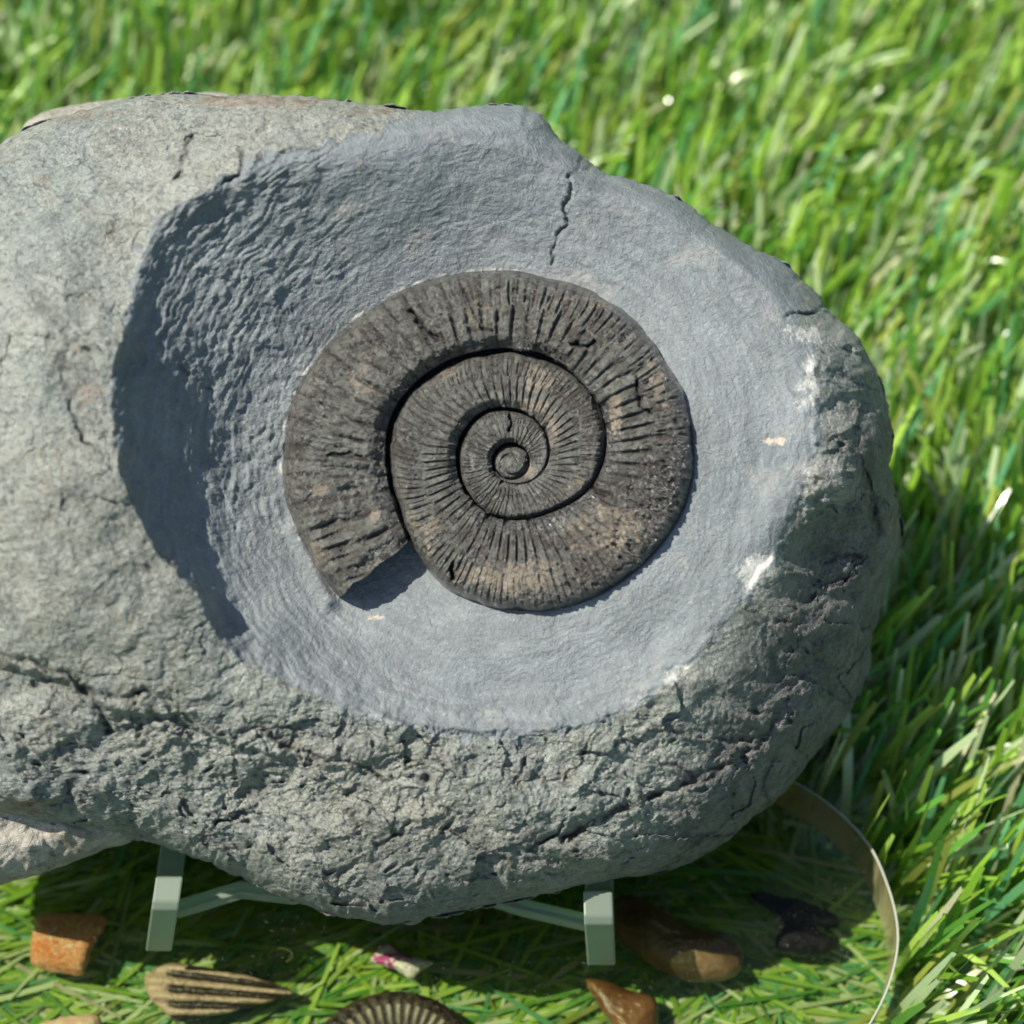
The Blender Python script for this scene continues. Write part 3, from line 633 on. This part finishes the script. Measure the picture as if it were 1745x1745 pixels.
# curled fibre
t_ = np.linspace(0, 2 * pi * .72, 40) - .3; cx_ = 478 + 20 * np.cos(t_ + pi); cy_ = 1628 - 12 * np.sin(t_)
cx_ = 478 - 20 * np.cos(t_); ctr = ground(cx_, cy_, ZI + .002 + 0 * t_); nn = 8; vs = []
for i in range(40):
    d = ctr[min(i+1, 39)] - ctr[max(i-1, 0)]; d /= np.linalg.norm(d); q = np.array([-d[1], d[0], 0])
    for j in range(nn): a = j / nn * 2 * pi; vs.append(ctr[i] + (q * cos(a) + np.array([0, 0, 1]) * sin(a)) * .00022)
o = mesh_obj('curled_fibre', vs, grid_faces(40, nn, True), simple_mat('straw', (.34, .30, .10), (.42, .36, .16), 300))
tag(o, 'tiny curled straw coloured fibre under the middle of the slab', 'fibre')
# polished small ammonite
m = Mat('black_ammonite'); v = m.coord(); c = m.mix(m.attr('rib'), (.018, .014, .011), m.mix(m.noise(300, 4, .6, v, 0, .3, .7), (.22, .18, .14), (.50, .45, .38)))
c = m.mix(m.attr('rim'), c, m.mix(m.noise(500, 4, .6, v, 1, .4, .6), (.012, .009, .007), (.07, .05, .035)))
M_SA = m.done(m.pbr(c, .28, .6, m.bump(m.noise(1100, 4, .6, v), .0006)))
pc = ground(688, 1842, ZI); Rm = np.linalg.norm(ground(862, 1842, ZI) - pc)
nth, ntt = 1500, 30; th = np.linspace(0, 4 * 2 * pi, nth)[:, None]; t = np.linspace(0, 1, ntt)[None]
R0 = Rm * np.exp(-th * .105); R1 = Rm * np.exp(-(th + 2 * pi) * .105); rad = R0 + (R1 - R0) * t
H = .0005 + (R0 - R1) * .42 * np.sqrt(np.clip(1 - (2 * t - 1)**2, 0, 1)) * .62
rb = .5 + .5 * np.cos(th * 46 / 1.0 + 2.0 * t); env = np.sin(pi * np.clip(t, 0, 1))
H = H + (R0 * .022) * rb * env
aa = -th + 2.6
V = np.stack([pc[0] + rad * np.cos(aa), pc[1] + rad * np.sin(aa), ZI + H + 0 * rad], -1)
rim_ = ((t < .38) * (th < 2 * pi)) * 1.0 + 0 * th
sa = mesh_obj('small_ammonite', V.reshape(-1, 3), grid_faces(nth, ntt), M_SA, None, True, dict(rib=(rb**1.5 * env).ravel(), rim=rim_.ravel()))
tag(sa, 'small black ribbed ammonite under the slab at the bottom edge of the picture', 'ammonite')

# ================================================================== ground and grass
m = Mat('turf_backing'); v = m.coord()
c = m.mix(m.noise(60, 4, .6, v, 0, .35, .65), (.05, .10, .02), (.09, .16, .035)); GR = m.done(m.pbr(c, .9, .2))
g = mesh_obj('ground', [(-30,-30,0),(30,-30,0),(30,30,0),(-30,30,0)], [[0,1,2,3]], GR, None, False); g['kind'] = 'structure'
m = Mat('artificial_grass'); col = m.attr('blade', True)
p = m.pbr(col, m.ramp(m.noise(260, 2, .5), .38, .6, .17, .42), 1.0); tl = m.n('BsdfTranslucent'); m.l(col, tl.inputs[0])
ms = m.n('MixShader'); ms.inputs[0].default_value = .35; m.l(p, ms.inputs[1]); m.l(tl.outputs[0], ms.inputs[2]); M_GR = m.done(ms.outputs[0])
def in_slab(x, y, grow=0.):
    c_ = slab_poly.mean(0); q = c_ + (slab_poly - c_) * (1 + grow); return inside(x, y, q)
def build_grass():
    nb = 62000
    x = rng.uniform(-.30, .32, nb); y = rng.uniform(-.16, .46, nb)
    # tufts
    gx = np.round(x / .0075) * .0075; gy = np.round(y / .0075) * .0075
    hx = np.sin(gx * 9311 + gy * 4177) * 43758.5; hx -= np.floor(hx); hy = np.sin(gx * 2711 + gy * 8317) * 24634.6; hy -= np.floor(hy)
    x = gx + (hx - .5) * .006 + rng.normal(0, .0016, nb); y = gy + (hy - .5) * .006 + rng.normal(0, .0016, nb)
    ne = 8500; lo_, hi_ = slab_poly.min(0), slab_poly.max(0)
    ex = rng.uniform(lo_[0], hi_[0], ne); ey = rng.uniform(lo_[1], hi_[1], ne); kx = (rng.random(nb) < 1)
    kk_ = in_slab(ex, ey, -.02); x = np.r_[x, ex[kk_]]; y = np.r_[y, ey[kk_]]; nb = len(x)
    under = in_slab(x, y, .015)
    L = rng.uniform(.026, .044, nb); wd = rng.uniform(.0005, .00105, nb)
    leanang = rng.uniform(0, 2 * pi, nb); wind = fbm(x * 9, y * 9, 2, 201) * 1.2 + .9
    lx = np.cos(leanang) * .24 + .34 * np.cos(wind) ; ly = np.sin(leanang) * .24 + .34 * np.sin(wind)
    tilt = np.hypot(lx, ly) * rng.uniform(.5, 1.2, nb); az = np.arctan2(ly, lx)
    sc_ = slab_poly.mean(0); near = in_slab(x, y, .14) & ~under; az = np.where(near, np.arctan2(y - sc_[1], x - sc_[0]) + rng.normal(0, .7, nb), az); tilt = np.where(near, tilt * .75, tilt)
    curl = rng.normal(.15, .3, nb) + (rng.random(nb) < .25) * rng.uniform(.5, 1.3, nb)
    tilt = np.where(under, rng.uniform(1.22, 1.5, nb), tilt); curl = np.where(under, rng.normal(0, .1, nb), curl)
    az = np.where(under, rng.normal(.3, .36, nb) + 1.3 * fbm(x * 22, y * 22, 2, 205) + pi * (rng.random(nb) < .35), az)
    L = np.where(under, L * 1.25, L); wd = np.where(under, wd * .62, wd)
    face_az = rng.normal(0, 1.1, nb) + az + pi / 2
    K = 5; co = np.zeros((nb, K + 1, 2, 3)); p = np.stack([x, y, np.where(under, rng.uniform(.0005, .007, nb), 0.)], -1)
    wdir = np.stack([np.cos(face_az), np.sin(face_az), 0 * face_az], -1)
    wdir = np.where(under[:, None], np.stack([-np.sin(az), np.cos(az), rng.normal(0, .25, nb)], -1), wdir)
    for k_ in range(K + 1):
        f = k_ / K; ww = wd * (1 if f < .7 else 1 - .45 * (f - .7) / .3)
        co[:, k_, 0] = p - wdir * ww[:, None]; co[:, k_, 1] = p + wdir * ww[:, None]
        a = tilt + curl * f; p = p + np.stack([np.sin(a) * np.cos(az), np.sin(a) * np.sin(az), np.cos(a)], -1) * (L / K)[:, None]
    zm = rng.uniform(.0035, ZB - .0007, nb)[:, None, None]; zs = zm * (1 - np.exp(-np.maximum(co[..., 2], 0) / zm))
    co[..., 2] = np.where(under[:, None, None], zs, co[..., 2])
    # blades leaning into the slab from outside are kept clear of it
    tip = co[:, -1, 0]; bad = in_slab(tip[:, 0], tip[:, 1], .0) & ~under
    mid = co[:, 3, 0]; bad |= in_slab(mid[:, 0], mid[:, 1], .0) & ~under
    keep = ~bad; co = co[keep]; n2 = len(co); ct = rng.random(n2); br = rng.uniform(.75, 1.25, n2)
    pal = np.array([(.12, .33, .045), (.24, .44, .04), (.38, .57, .09), (.55, .68, .36), (.14, .40, .16), (.32, .38, .07), (.50, .50, .30)])  # palest green also paints in soft highlights, bluish green stands for shaded blades
    cum = np.cumsum([.18, .23, .21, .19, .09, .07, .03]); idx = np.searchsorted(cum, ct); idx = np.minimum(idx, 6)
    c3 = pal[idx] * br[:, None] * .93; cc = np.repeat(c3, (K + 1) * 2, 0)
    # blades pressed flat under the slab are added by the second call
    b0 = (np.arange(n2) * (K + 1) * 2)[:, None, None]; k_ = (np.arange(K) * 2)[None, :, None]
    F = (b0 + k_ + np.array([0, 1, 3, 2])[None, None]).reshape(-1, 4)
    o = mesh_obj('artificial_grass', co.reshape(-1, 3), F, M_GR, None, True, dict(blade=cc))
    o['kind'] = 'stuff'; o['label'] = 'bright green artificial grass blades all round the slab'; return o
build_grass()
